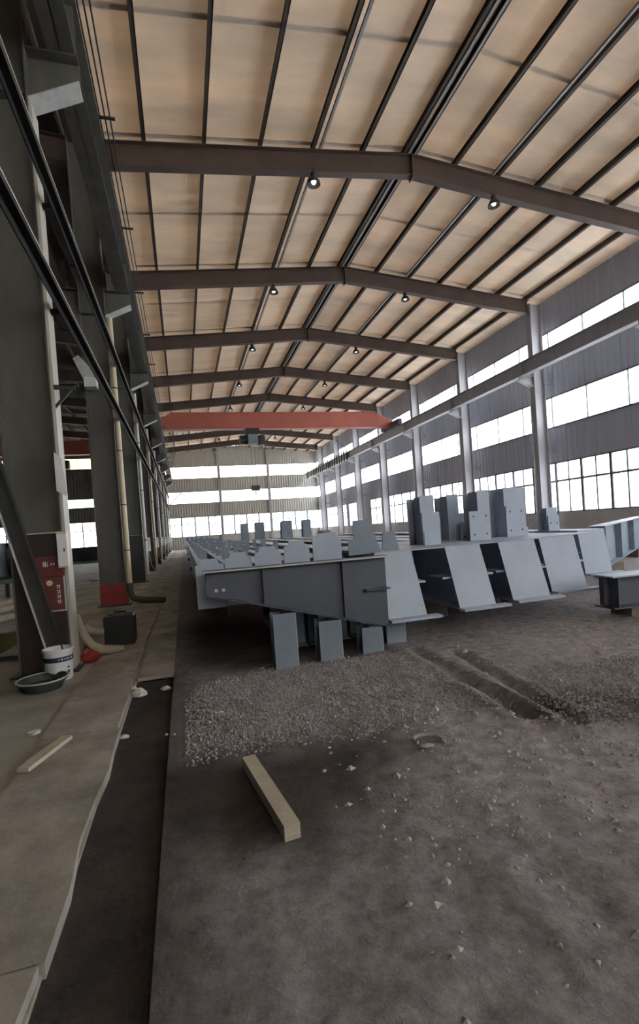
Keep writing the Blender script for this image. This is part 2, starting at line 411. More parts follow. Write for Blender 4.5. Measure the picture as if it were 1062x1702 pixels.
wl = gable('wall_end', YE, -1, XL, XD, ((-.3, 1.05), (3.9, 5.5), (6.53, 9.85), (11.1, 11.2)), zu2, 'wallL'); wl['label'] = 'dark ribbed gable wall of the neighbouring bay'
pane_win(win('casement windows in the far gable of the neighbouring bay'), 'X', YE, XL, XD, 1.05, 3.9, 12, 2.9)
pane_win(win('thin milky light strip in the neighbouring gable'), 'X', YE, XL, XD, 5.5, 6.53, 12, None, 'stripE', sub=False)
pane_win(win('yellowed light strip high in the neighbouring gable'), 'X', YE, XL, XD, 9.85, 11.1, 12, None, 'stripY', sub=False)
wbk = gable('wall_back', YB, 1, XD, XR, ((-.3, Z2B), (Z2T, Z1B), (Z1T, 10.4)), zu, 'wallE'); wbk['label'] = 'ribbed back gable behind the viewpoint'
for z0, z1, w in ((Z2B, Z2T, 'middle'), (Z1B, Z1T, 'upper')):
    pane_win(win('%s milky light strip in the back gable' % w), 'X', YB, XD, XR, z0, z1, 12, None, 'stripE', inw=1, sub=False)
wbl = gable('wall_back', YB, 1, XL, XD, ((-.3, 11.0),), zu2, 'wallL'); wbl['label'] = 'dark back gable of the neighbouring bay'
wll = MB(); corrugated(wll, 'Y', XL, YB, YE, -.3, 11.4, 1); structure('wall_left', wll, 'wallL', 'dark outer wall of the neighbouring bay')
# gable posts
for x, nm in ((4.6, 'left'), (10.6, 'right')):
    t = thing('gable_post', (x, YE-.2, 0), '%s grey wind post in front of the far gable' % nm, 'post', 'gable wind posts')
    box('web', 'colR', t, x-.008, x+.008, YE-.3, YE-.1, 0, zu(x)+.5); box('flange', 'colR', t, x-.16, x+.16, YE-.32, YE-.3, 0, zu(x)+.5); box('flange', 'colR', t, x-.16, x+.16, YE-.1, YE-.08, 0, zu(x)+.5)

# ------------------------------------------------------------------ roof
ceil = structure('ceiling', MB().box(XA-.25, XA+.25, YB, YE, zu(XA)+.93, zu(XA)+.95), 'roof', 'beige sheet roof over purlins with glowing daylight')
sheets = lines(YB, YE, YB, YE, 3.0, 3.0)
for side in (-1, 1):
    xe = XD if side < 0 else XR
    for k in range(len(sheets)-1):
        y0, y1 = sheets[k]-.06, sheets[k+1]+.06; dz = .012*(k % 2)
        za, ze = zu(XA)+.82+dz, zu(xe)+.82+dz
        MB().hexa([(xe, y0, ze), (XA, y0, za), (XA, y1, za), (xe, y1, ze)] if side < 0 else [(XA, y0, za), (xe, y0, ze), (xe, y1, ze), (XA, y1, za)],
                  [(xe, y0, ze+.01), (XA, y0, za+.01), (XA, y1, za+.01), (xe, y1, ze+.01)] if side < 0 else [(XA, y0, za+.01), (xe, y0, ze+.01), (xe, y1, ze+.01), (XA, y1, za+.01)]).build('roof_sheet', 'roof', ceil)
    for k in range(7):
        x = XA+side*(.16 if k == 0 else 1.45*k)
        if not XD+.2 < x < XR-.2: continue
        z = zu(x)+.6
        pu = MB().box(x-.012, x+.012, YB, YE, z, z+.2).box(x-.085, x+.012, YB, YE, z, z+.03).box(x-.05, x+.008, YB, YE, z+.19, z+.21)
        pu.build('purlin', 'purlin', ceil)
        if k == 0: box('ridge_strip', 'ridge', ceil, x-.03-side*.06, x+.03-side*.06, YB, YE, z-.01, z+.015)
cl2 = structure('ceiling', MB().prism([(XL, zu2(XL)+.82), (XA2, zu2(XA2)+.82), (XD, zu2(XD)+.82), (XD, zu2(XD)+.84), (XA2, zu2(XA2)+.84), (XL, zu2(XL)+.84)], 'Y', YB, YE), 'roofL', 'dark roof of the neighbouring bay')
for k in range(-6, 7):
    x = XA2+1.42*k; box('purlin', 'purlin', cl2, x-.03, x+.03, YB, YE, zu2(x)+.6, zu2(x)+.81)

def rafter(y, xa, xb, xm, zf, m, label, grp):
    t = thing('roof_rafter', ((xa+xb)/2, y, zf(xa)), label, 'rafter', grp)
    for x0, x1 in ((xa, xm), (xm, xb)):
        MB().prism([(x0, zf(x0)), (x1, zf(x1)), (x1, zf(x1)+.6), (x0, zf(x0)+.6)], 'Y', y-.008, y+.008).build('web', m, t)
        for o in (0, .58): MB().prism([(x0, zf(x0)+o), (x1, zf(x1)+o), (x1, zf(x1)+o+.02), (x0, zf(x0)+o+.02)], 'Y', y-.12, y+.12).build('flange', m, t)
    box('ridge_plate', m, t, xm-.02, xm+.02, y-.13, y+.13, zf(xm)-.07, zf(xm)+.6)
    return t
for k, y in enumerate(FY):
    rafter(y, -1.42, 15.8, XA, zu, 'rafter', '%s brown steel roof rafter from the back of the main hall' % ORD[k], 'main hall rafters')
    rafter(y, XL+.1, -2.0, XA2, zu2, 'rafter', '%s dark roof rafter from the back of the neighbouring bay' % ORD[k], 'neighbouring bay rafters')
for xx, nm in ((4.14, 'left'), (9.94, 'right')):
    t = thing('cable_tray', (xx, 24, zu(xx)+.55), 'thin pale cable tray under the %s roof slope' % nm, 'cable tray', 'roof cable trays')
    xo = xx+(.16 if nm == 'left' else -.22)
    box('tray', 'ridge', t, xo-.035, xo+.035, YB, YE, zu(xx)+.61, zu(xx)+.63); box('lip', 'ridge', t, xo-.035, xo-.03, YB, YE, zu(xx)+.61, zu(xx)+.67)

# high-bay lamps
for side, xl in (('left', 4.02), ('right', 9.6)):
    for k, y in enumerate(FY[1:]):
        z = zu(xl)-.32; yy = y-.2
        t = thing('high_bay_lamp', (xl, yy, z), '%s high bay lamp from the back in the %s roof row' % (ORD[k], side), 'lamp', 'high bay lamps')
        MB().tube([(xl, yy, z+.2), (xl, yy, zu(xl)+.02)], .012, 6).build('hanger', 'iron', t)
        MB().lathe([(.05, .22), (.075, .2), (.075, .1), (.06, .08)], (xl, yy, z), 14).build('housing', 'iron', t, smooth=True)
        MB().lathe([(.06, .09), (.12, .05), (.17, -.05), (.18, -.1), (.165, -.1), (.15, -.05), (.10, .04), (.05, .07)], (xl, yy, z), 20).build('reflector', 'iron', t, smooth=True)
        MB().lathe([(.001, -.09), (.05, -.075), (.07, -.03), (.05, .03), (.001, .06)], (xl, yy, z), 12).build('bulb', 'lens', t, smooth=True)

# ------------------------------------------------------------------ columns
def col_label(side, k):
    return '%s steel column from the back in the %s row' % (ORD[k], side)
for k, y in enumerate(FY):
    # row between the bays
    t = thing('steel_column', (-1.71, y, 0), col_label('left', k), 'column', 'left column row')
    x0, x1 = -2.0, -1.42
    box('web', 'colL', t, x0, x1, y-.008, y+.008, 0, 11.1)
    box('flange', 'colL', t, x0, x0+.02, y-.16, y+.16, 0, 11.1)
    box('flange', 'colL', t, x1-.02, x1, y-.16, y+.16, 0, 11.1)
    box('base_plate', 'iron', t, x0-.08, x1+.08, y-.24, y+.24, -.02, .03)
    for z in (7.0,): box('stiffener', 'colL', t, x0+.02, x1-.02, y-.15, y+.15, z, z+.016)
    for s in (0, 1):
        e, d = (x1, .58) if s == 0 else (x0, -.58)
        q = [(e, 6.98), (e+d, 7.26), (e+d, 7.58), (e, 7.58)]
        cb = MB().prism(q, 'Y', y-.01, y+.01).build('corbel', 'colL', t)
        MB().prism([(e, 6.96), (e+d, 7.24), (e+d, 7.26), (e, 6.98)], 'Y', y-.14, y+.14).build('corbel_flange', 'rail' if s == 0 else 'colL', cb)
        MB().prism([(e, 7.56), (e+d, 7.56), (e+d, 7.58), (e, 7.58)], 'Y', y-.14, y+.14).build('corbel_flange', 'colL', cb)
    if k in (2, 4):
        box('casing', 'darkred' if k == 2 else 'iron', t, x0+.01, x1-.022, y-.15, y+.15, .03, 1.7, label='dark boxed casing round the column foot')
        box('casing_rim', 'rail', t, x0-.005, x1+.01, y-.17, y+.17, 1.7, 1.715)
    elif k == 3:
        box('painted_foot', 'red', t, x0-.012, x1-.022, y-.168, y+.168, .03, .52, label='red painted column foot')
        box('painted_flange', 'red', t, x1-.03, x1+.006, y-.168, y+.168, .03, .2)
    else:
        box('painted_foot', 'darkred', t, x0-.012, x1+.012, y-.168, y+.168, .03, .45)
    # right wall row
    t = thing('steel_column', (16.09, y, 0), col_label('right wall', k), 'column', 'right column row')
    x0, x1 = 15.8, 16.38
    box('web', 'colR', t, x0, x1, y-.008, y+.008, 0, 11.0)
    box('flange', 'colR', t, x0, x0+.02, y-.16, y+.16, 0, 11.0); box('flange', 'colR', t, x1-.02, x1, y-.16, y+.16, 0, 11.0)
    box('base_plate', 'iron', t, x0-.08, x1+.08, y-.24, y+.24, -.02, .03)
    box('girt_cleat', 'colR', t, x1, XR-.04, y-.05, y+.05, 4.2, 4.3); box('girt_cleat', 'colR', t, x1, XR-.04, y-.05, y+.05, 7.4, 7.5)
    cb = MB().prism([(x0, 7.25), (x0-.7, 7.56), (x0-.7, 7.72), (x0, 7.72)], 'Y', y-.01, y+.01).build('corbel', 'colR', t)
    MB().prism([(x0, 7.23), (x0-.7, 7.54), (x0-.7, 7.56), (x0, 7.25)], 'Y', y-.14, y+.14).build('corbel_flange', 'rail', cb)
    MB().prism([(x0, 7.70), (x0-.7, 7.70), (x0-.7, 7.72), (x0, 7.72)], 'Y', y-.14, y+.14).build('corbel_flange', 'colR', cb)
    if y > 5:
        r = MB().tube([(x0-.06, y+.1, 0), (x0-.06, y+.1, 7.2)], .03, 8).build('conduit', 'rail', t)
    # outer row of the neighbouring bay
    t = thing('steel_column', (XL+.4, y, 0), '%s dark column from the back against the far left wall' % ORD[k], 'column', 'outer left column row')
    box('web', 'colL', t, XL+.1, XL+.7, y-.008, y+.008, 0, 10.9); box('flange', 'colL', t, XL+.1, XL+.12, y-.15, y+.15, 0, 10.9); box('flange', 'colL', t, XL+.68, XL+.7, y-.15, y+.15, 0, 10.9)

# ------------------------------------------------------------------ crane runways, ties, conductor bars
def runway(xc, zb, m, label):
    hh = 8.32-zb
    t = thing('runway_girder', (xc, 24, zb), label, 'girder', 'crane runway girders')
    box('web', m, t, xc-.008, xc+.008, YB+.2, YE-.4, zb, zb+hh)
    box('bottom_flange', m, t, xc-.16, xc+.16, YB+.2, YE-.4, zb, zb+.02); box('top_flange', m, t, xc-.2, xc+.2, YB+.2, YE-.4, zb+hh-.02, zb+hh)
    for y in FY: box('stiffener', m, t, xc-.15, xc+.15, y-.01, y+.01, zb+.02, zb+hh-.02)
    box('crane_rail', 'iron', t, xc-.035, xc+.035, YB+.2, YE-.4, zb+hh, zb+hh+.05)
runway(15.3, 7.72, 'colR', 'pale grey crane runway girder along the right wall')
runway(-1.02, 7.58, 'colL', 'dark crane runway girder on the hall side of the left columns')
runway(-2.40, 7.58, 'colL', 'dark crane runway girder on the far side of the left columns')
for x, z, nm in ((-1.28, 4.52, 'lower'), (-1.28, 5.82, 'upper')):
    t = thing('tie_angle', (x, 24, z), '%s dark longitudinal tie along the hall face of the left columns' % nm, 'tie', 'column ties')
    box('leg', 'blacksteel', t, x, x+.10, YB+.4, 55, z, z+.012); box('leg', 'blacksteel', t, x, x+.012, YB+.4, 55, z-.10, z); box('pale_edge', 'rail', t, x+.085, x+.11, YB+.4, 55, z-.004, z+.016, label='pale worn edge')
    for y in FY: box('bracket', 'blacksteel', t, -1.42, x, y-.03, y+.03, z-.1, z-.04)
t = thing('conductor_bars', (-.76, 24, 8.6), 'three thin dark conductor bars above the left runway', 'conductor')
for x in (-.84, -.76, -.68): MB().tube([(x, YB+1, 8.62), (x, YE-1, 8.62)], .012, 6).build('bar', 'iron', t)
y = YB+2
while y < YE-2:
    box('arm', 'iron', t, -1.0, -.6, y-.015, y+.015, 8.56, 8.60); box('arm_post', 'iron', t, -.98, -.94, y-.015, y+.015, 8.18, 8.58); y += 3
# guard rail on the far end of the right runway
t = thing('guard_rail', (15.05, 50, 7.74), 'grey guard rail with close balusters on the right runway by the far gable', 'railing')
box('top_rail', 'colR', t, 15.03, 15.07, 42.5, 57.5, 8.44, 8.48); box('bottom_rail', 'rail', t, 15.03, 15.07, 42.5, 57.5, 7.50, 7.56)
y = 42.6
while y < 57.5: box('baluster', 'blacksteel', t, 15.02, 15.08, y-.09, y+.09, 7.55, 8.45); y += .75
box('end_post', 'iron', t, 15.0, 15.1, 57.4, 57.55, 7.5, 8.9)
t = thing('brace_rods', (16.0, 45.7, 8), 'crossed thin brace rods between far right columns', 'brace')
MB().tube([(16.0, 42.8, 8.0), (16.0, 48.6, 10.6)], .02, 6).build('rod', 'iron', t); MB().tube([(16.03, 48.6, 8.0), (16.03, 42.8, 10.6)], .02, 6).build('rod', 'iron', t)
t = thing('corner_brace', (-.9, 59.5, 5), 'short slanted brace by the left end of the far gable', 'brace')
MB().bar(px(278, 843, 'Y', YE-.14), px(302, 818, 'Y', YE-.14), .12, .12).build('strut', 'colR', t)

# ------------------------------------------------------------------ overhead cranes
def crane(y, xa, xb, zb, label, trolley):
    t = thing('overhead_crane', ((xa+xb)/2, y, zb), label, 'crane', 'red overhead cranes')
    h = 1.07
    outline = [(xa, zb+.05), (xa+.05, zb+.62), (xa+.9, zb+h), (xb-1.5, zb+h), (xb-.1, zb+.45), (xb, zb+.1), (xb-.1, zb), (xa+.1, zb)]
    MB().prism(outline, 'Y', y-.25, y+.25).build('box_girder', 'crane', t)
    for z in (zb-.02, zb+h-.01): box('flange', 'crane', t, xa+(.95 if z > zb+.5 else .1), xb-(1.5 if z > zb+.5 else .1), y-.3, y+.3, z, z+.02)
    for x in (xa+.1, xb-.1):
        e = MB().box(x-.16, x+.16, y-1.5, y+1.5, zb-.05, zb+.3).build('end_truck', 'iron', t)
        for yy in (y-1.2, y+1.2): MB().tube([(x-.09, yy, zb), (x+.09, yy, zb)], .14, 14).build('wheel', 'iron', e)
    # trolley and hoist slung under the girder
    xt = trolley
    tr = box('trolley', 'iron', t, xt-.45, xt+.45, y-.45, y+.45, zb-.42, zb-.02)
    MB().tube([(xt-.85, y, zb-.72), (xt+.85, y, zb-.72)], .28, 16).build('hoist_drum', 'iron', tr)
    box('hoist_frame', 'paint_dk', tr, xt-.3, xt+.35, y-.36, y+.36, zb-1.05, zb-.4)
    box('motor', 'iron', tr, xt+.5, xt+.82, y-.3, y+.3, zb-1.1, zb-.45)
    for dx in (-.12, .12): MB().tube([(xt+dx, y, zb-.8), (xt+dx, y, zb-3.95)], .012, 6).build('wire_rope', 'iron', tr)
    hb = box('hook_block', 'iron', tr, xt-.28, xt+.28, y-.09, y+.09, zb-4.2, zb-3.85)
    MB().tube([(xt, y, zb-4.2), (xt, y, zb-4.45), (xt+.08, y, zb-4.58), (xt+.02, y, zb-4.7), (xt-.1, y, zb-4.62)], .035, 8).build('hook', 'iron', hb)
    # festoon cables
    for i in range(6):
        x = xa+.3+i*.42; MB().tube([(x, y+.4, zb-.05), (x+.1, y+.4, zb-.5-.12*(i % 3)), (x+.21, y+.4, zb-.62-.12*(i % 3)), (x+.32, y+.4, zb-.5), (x+.42, y+.4, zb-.05)], .015, 6).build('festoon_cable', 'black', t)
crane(33.0, -1.12, 15.4, 8.52, 'red overhead travelling crane with hoist spanning the main hall', 4.95)
crane(41.7, XL+1.2, -2.3, 8.52, 'red overhead crane in the dark neighbouring bay', -9)
t = thing('hanging_cables', (-.5, 33, 6), 'bundle of thin cables hanging below the left end of the main crane', 'cables')
for i in range(5):
    x = -.55+.09*i; MB().tube([(x, 33.6, 8.5), (x+.05*math.sin(i), 33.6, 7), (x-.04, 33.6, 5.6+.25*i)], .012, 6).build('cable', 'black' if i % 2 else 'oldwood', t)

# ------------------------------------------------------------------ painted steel members
def hsec(t, x0, x1, y0, y1, z0, z1, m='paint', tf=.02, tw=.016):
    """H-section along Y with vertical web"""
    xc = (x0+x1)/2
    box('web', m, t, xc-tw/2, xc+tw/2, y0, y1, z0+tf, z1-tf); box('top_flange', m, t, x0, x1, y0, y1, z1-tf, z1); box('bottom_flange', m, t, x0, x1, y0, y1, z0, z0+tf)
def post(t, x0, x1, y, z0, z1, d=.3, m='paint', lower=None, holes=0):
    """upright welded H stub on a member: face plate, web, back plate"""
    p = box('upright_face', m, t, x0, x1, y, y+.016, z0, z1)
    box('upright_web', m, p, (x0+x1)/2-.007, (x0+x1)/2+.007, y+.016, y+d, z0, z1-.01)
    box('upright_back', m, p, x0, x1, y+d, y+d+.016, z0, z1-.03)
    if lower:
        lx0, lx1, lz = lower; q = box('connection_plate', m, t, lx0, lx1, y-.045, y-.02, z0, lz)
        rows = max(1, holes//2)
        for i in range(holes):
            hx = lx0+(.2 if i % 2 else .8)*(lx1-lx0); hz = z0+(lz-z0)*(.22+.6*(i//2)/max(1, rows-1) if rows > 1 else .5)
            MB().tube([(hx, y-.047, hz), (hx, y-.043, hz)], .016, 8).build('bolt_hole', 'black', q)
ZM = 1.15
BIG = [  # x-left, x-right, y of plate foot, y of plate head, far end, wording
  (2.37, 2.90, 5.55, 5.90, 22.6, 'leftmost of the large grey-blue girders with a sloping end plate'),
  (3.45, 4.00, 5.67, 5.98, 25.0, 'second large grey-blue girder with a sloping end plate, counted from the left'),
  (4.36, 4.98, 5.78, 6.06, 25.0, 'third large grey-blue girder with a sloping end plate, counted from the left'),
  (5.25, 5.90, 6.05, 6.28, 22.6, 'fourth large grey-blue girder with a sloping end plate, counted from the left'),
  (7.05, 7.66, 7.25, 7.40, 22.6, 'rightmost large grey-blue girder, half hidden behind the slanted beam'),
]
for i, (x0, x1, yb, yt, yf, lab) in enumerate(BIG):
    zb = .32; t = thing('tapered_girder', ((x0+x1)/2, yb, zb), lab, 'steel girder', 'large girders with sloping end plates')
    hsec(t, x0+.02, x1-.02, yt+.02, yf, zb, ZM)
    if i < 4:
        nx_ = BIG[i+1][0]-.03 if i < 3 else x1+.35
        box('gap_shade_plate', 'paint', t, x0, nx_, yt-.01, yt+2.6, ZM, ZM+.012)  # plate added across the gap to shade it
    # sloping end plate and the lip under it
    MB().hexa([(x0, yb, zb), (x1, yb, zb), (x1, yb+.02, zb), (x0, yb+.02, zb)], [(x0, yt, ZM), (x1, yt, ZM), (x1, yt+.02, ZM), (x0, yt+.02, ZM)]).build('end_plate', 'paint', t)
    xc = (x0+x1)/2
    MB().prism([(yb+.02, zb), (yt+.02, zb), (yt+.02, ZM)], 'X', xc-.008, xc+.008).build('end_web', 'paint', t)
    MB().box(x0-.02, x1+.14, yb-.14, yb+.0, zb, zb+.03).build('lip', 'paint', t)
    MB().box(x0+.02, x1-.02, yb+.02, yt+.1, zb-.0, zb+.018).build('foot_flange', 'paint', t)
    for s in (-1, 1):
        xa, xb = (x0-.12, xc-.01) if s < 0 else (xc+.01, x1+.12)
        box('stiffener', 'paint', t, xa, xb, (yb+yt)/2+.05, yt+.3, .725, .75)
    for yy in (yt+1.5, yt+4, yt+8, yt+12): box('web_stiffener', 'paint', t, x0+.03, x1-.03, yy, yy+.014, zb+.02, ZM-.02)
    if i == 0:
        G = px(610, 927, 'Z', ZM)
        MB().prism([(2.06, ZM), (2.06, 1.36), (2.14, 1.36), (2.14, 1.60), (2.37, 1.60), (2.52, ZM)], 'Y', 6.0, 6.02).build('shoulder_plate', 'paint_dk', t)
        MB().prism([(2.66, ZM), (2.68, 1.42), (2.86, 1.42), (2.92, ZM)], 'Y', 6.3, 6.32).build('shoulder_plate', 'paint_dk', t)
        post(t, 2.52, 2.86, 22.1, ZM, 1.95, m='paint_dk')
    if i == 1:
        post(t, 3.50, 3.74, 6.72, ZM, 1.92, d=.42, lower=(3.5, 3.80, 1.66), holes=0); box('small_cleat', 'paint', t, 3.44, 3.62, 6.52, 6.54, ZM, 1.37)
        post(t, 3.5, 3.72, 12.2, ZM, 1.45, d=.2, m='paint_dk'); post(t, 3.72, 3.98, 13.3, ZM, 1.45, d=.2, m='paint_dk'); post(t, 3.46, 3.72, 24.2, ZM, 2.0, m='paint_dk'); post(t, 3.74, 3.98, 24.5, ZM, 2.0, m='paint_dk')
    if i == 2:
        post(t, 4.40, 4.62, 7.45, ZM, 1.95, d=.42, lower=(4.38, 4.68, 1.62)); post(t, 4.56, 4.78, 6.80, ZM, 1.96, d=.4, lower=(4.37, 4.75, 1.63), holes=4)
        post(t, 4.42, 4.60, 7.1, ZM, 1.46, d=.15, holes=2, lower=(4.42, 4.6, 1.3)); post(t, 4.36, 4.64, 22.0, ZM, 1.95, m='paint_dk'); post(t, 4.68, 4.96, 22.4, ZM, 1.95, m='paint_dk')
    if i == 3:
        post(t, 5.28, 5.54, 7.1, ZM, 2.0, d=.42, lower=(5.28, 5.66, 1.68), holes=4); post(t, 5.62, 5.86, 7.3, ZM, 2.0, d=.42, lower=(5.62, 5.86, 1.3), holes=2)
        post(t, 5.4, 5.8, 22.1, ZM, 1.95, m='paint_dk')
    if i == 4:
        post(t, 7.08, 7.34, 8.2, ZM, 1.62, d=.25, holes=2, lower=(7.08, 7.34, 1.45)); box('small_cleat', 'paint_dk', t, 7.42, 7.55, 8.4, 8.42, ZM, 1.35)
    for k, yy in enumerate((yt+.9, yt+7, yt+14)):
        tag(MB().box(x0+.05, x1-.05, yy, yy+.2, -.03, .32).build('support_block', 'oldwood'), '%s dark timber block under girder: %s' % (('near', 'middle', 'far')[k], lab.split(',')[0].replace(' with a sloping end plate', '')+(' no. '+ORD[i] if False else '')), 'block', 'girder blocks')

# slender members with cleats, in the left half of the stack, two lengths deep
SM = [.26, .60, .95, 1.33, 1.75]
rc = random.Random(5)
for row, (ya, yb) in enumerate(((5.75, 21.0), (22.0, 40.0))):
    for i, x in enumerate(SM):
        w = .11 if i < 4 else .14
        lab = '%s cleated slender grey member from the left, %s row' % (ORD[i], ('near', 'far')[row])
        t = thing('cleated_member', (x, ya, .55), lab, 'steel member', 'slender cleated members')
        y0 = ya+(0, .05, .02, .12, .2)[i]
        hsec(t, x-w, x+w, y0, yb, .72, ZM, tf=.014)
        yy = y0+1.6+.3*i % .7
        while yy < yb:
            h = rc.uniform(.12, .2); c = box('cleat', 'paint_dk', t, x-.05, x+.05, yy, yy+.012, ZM, ZM+h)
            box('cleat_rib', 'paint_dk', c, x-.006, x+.006, yy+.012, yy+.1, ZM, ZM+h*.8); yy += 1.5
        if row == 0:
            e = MB()
            zt = (1.27, 1.32, 1.36, 1.40, 1.47)[i]
            e.prism([(x-w-.05, .70), (x-w-.05, zt-.07), (x-w+.0, zt-.06), (x-w+.02, zt), (x+w-.02, zt), (x+w, zt-.06), (x+w+.05, zt-.07), (x+w+.05, .70)], 'Y', y0-.02, y0)
            q = e.build('end_plate', 'paint', t)
            for dx in (-.06, .06):
                MB().tube([(x+dx, y0-.024, .92), (x+dx, y0-.019, .92)], .014, 8).build('bolt_hole', 'black', q)
        else:
            post(t, x-.09, x+.09, yb-.4, ZM, 1.42, d=.15, m='paint_dk')
    for k, yy in enumerate((ya+3.0, (ya+yb)/2, yb-2)):
        for q, xx in enumerate((.45, 1.45)):
            tag(MB().box(xx-.15, xx+.2, yy, yy+.25, -.03, .62).build('trestle_block', 'oldwood'), '%s timber crib under the %s side of the %s slender members' % (('near', 'middle', 'far')[k], ('left', 'right')[q], ('near', 'far')[row]), 'block', 'cribs under slender members')

    for k, yy in enumerate((ya+3.0, (ya+yb)/2, yb-2)):
        tag(MB().box(.1, 1.95, yy+.03, yy+.22, .62, .72).build('bearer', 'oldwood'), '%s cross timber carrying the %s row of slender members' % (('near', 'middle', 'far')[k], ('near', 'far')[row]), 'timber', 'cross timbers')

for i, x in enumerate((1.3, 1.6, 1.9, 2.2)):  # sections added to darken the gaps between the legs
    t = thing('gap_filler_section', (x, 6.0, 0), '%s short H-section added to darken the gaps behind the stub legs' % ORD[i], 'steel filler', 'fillers behind the stub legs')
    hsec(t, x-.13, x+.13, 5.98+.04*i, 8.0, .05, .60, tf=.014, m='paint_dk')
    box('web_stiffener', 'paint_dk', t, x-.12, x+.12, 6.1+.04*i, 6.112+.04*i, .07, .58)
    for yy in (6.3, 7.6): box('skid', 'oldwood', t, x-.1, x+.1, yy, yy+.15, -.03, .05)

# tapered bracket beam across the front, standing on stub legs
t = thing('tapered_beam', (1.25, 5.45, .6), 'dark tapered beam lying crosswise in front of the slender members', 'steel beam')
yF = 5.45
def zbot(x): return .90-(x-.19)*(.90-.31)/(2.30-.19)
MB().prism([(.19, zbot(.19)), (2.32, zbot(2.32)), (2.32, ZM-.01), (.19, ZM-.01)], 'Y', yF-.006, yF+.006).build('web', 'slate', t)
box('top_flange', 'slate', t, .17, 2.34, yF-.1, yF+.1, ZM-.014, ZM+.004); box('pale_edge', 'rail', t, .17, 2.34, yF-.103, yF-.1, ZM-.012, ZM+.005)  # pale strip paints the light caught by the front flange edge
MB().prism([(.19, zbot(.19)-.014), (2.32, zbot(2.32)-.014), (2.32, zbot(2.32)), (.19, zbot(.19))], 'Y', yF-.1, yF+.1).build('bottom_flange', 'slate', t)
for x in (.82, 1.76): box('stiffener', 'slate', t, x-.005, x+.005, yF-.06, yF-.006, zbot(x)+.01, ZM-.014)
box('mid_shelf', 'slate', t, 2.02, 2.33, yF-.1, yF-.006, .755, .77)
for x in (.30, .38): MB().tube([(x, yF-.012, .93), (x, yF-.004, .93)], .02, 10).build('bolt_hole', 'rail', t)
for i, (x, y, w, nm) in enumerate(((1.01, 5.40, .26, 'leftmost'), (1.55, 5.46, .27, 'second from the left'), (2.08, 5.50, .26, 'third from the left'), (2.52, 5.80, .26, 'rightmost'))):
    zt = zbot(x)-.016-.1*.0 if i < 3 else .29
    zt = zbot(x+w/2)-.02 if i < 3 else .285
    t = thing('stub_leg', (x, y, 0), '%s grey H-section stub leg under the front tapered beam' % nm, 'stub leg', 'stub legs under the front beam')
    y0 = y-.1
    MB().box(x-w/2, x+w/2, y0, y0+.016, -.03, zt).build('face_flange', 'paint_dk', t); box('web', 'paint_dk', t, x-.007, x+.007, y0+.016, y0+.2, -.03, zt); box('back_flange', 'paint_dk', t, x-w/2, x+w/2, y0+.2, y0+.216, -.03, zt)
    box('edge', 'rail', t, x+w/2-.004, x+w/2+.003, y0-.002, y0+.018, -.02, zt-.01); box('foot_plate', 'paint_dk', t, x-w/2-.01, x+w/2+.01, y0-.02, y0+.23, -.035, .012)

# beams at the right edge
def beam_between(name, a, b, z0, z1, w, lab, z0b=None, pm='paint'):
    a = Vector((*a, 0)); b = Vector((*b, 0)); d = (b-a).normalized(); n = Vector((-d.y, d.x, 0)); t = thing(name, (a.x, a.y, z0), lab, 'steel beam')
    z0b = z0 if z0b is None else z0b
    def slab(nm, h, lo, hi, lob, hib):
        q = [a-n*h, b-n*h, b+n*h, a+n*h]; zz = (lo, lob, lob, lo); zt = (hi, hib, hib, hi)
        MB().hexa([(p.x, p.y, z) for p, z in zip(q, zz)], [(p.x, p.y, z) for p, z in zip(q, zt)]).build(nm, pm if nm != 'top_flange' else 'paint', t)  # lighter colour on the top flange paints it as lit
    slab('web', .01, z0, z1, z0b, z1); slab('top_flange', w/2, z1-.02, z1, z1-.02, z1); slab('bottom_flange', w/2, z0-.02, z0, z0b-.02, z0b)
    L_ = (b-a).length
    for f in (.02, .3, .6, .98):
        c = a+d*(L_*f); zz = z0+(z0b-z0)*f
        q = [c-n*(w/2-.01), c-n*(w/2-.01)+d*.014, c+n*(w/2-.01)+d*.014, c+n*(w/2-.01)]
        MB().hexa([(p.x, p.y, zz) for p in q], [(p.x, p.y, z1-.02) for p in q]).build('stiffener', pm, t)
    return t
beam_between('slanted_beam', (8.0, 7.9), (14.0, 12.1), .35, 1.18, .3, 'deep blue-grey beam lying slantwise at the right edge', pm='paint_dk')
beam_between('low_beam', (5.55, 5.42), (9.6, 5.15), .17, .60, .36, 'low dark H-beam near the ground at the right edge', pm='slate')
for x, y, h, nm in ((5.96, 5.50, .15, 'low dark H-beam'), (8.9, 5.3, .15, 'far end of the low dark H-beam')):
    tag(MB().box(x-.07, x+.07, y-.2, y+.15, -.03, h).build('support_block', 'oldwood'), 'small dark block under the %s' % nm, 'block', 'low beam blocks')
for x, y in ((9.0, 8.6), (13, 11.4)):
    tag(MB().box(x-.2, x+.2, y-.2, y+.2, -.03, .33).build('support_block', 'oldwood'), 'dark block under the slantwise beam, %s end' % ('near' if x < 10 else 'far'), 'block', 'slanted beam blocks')

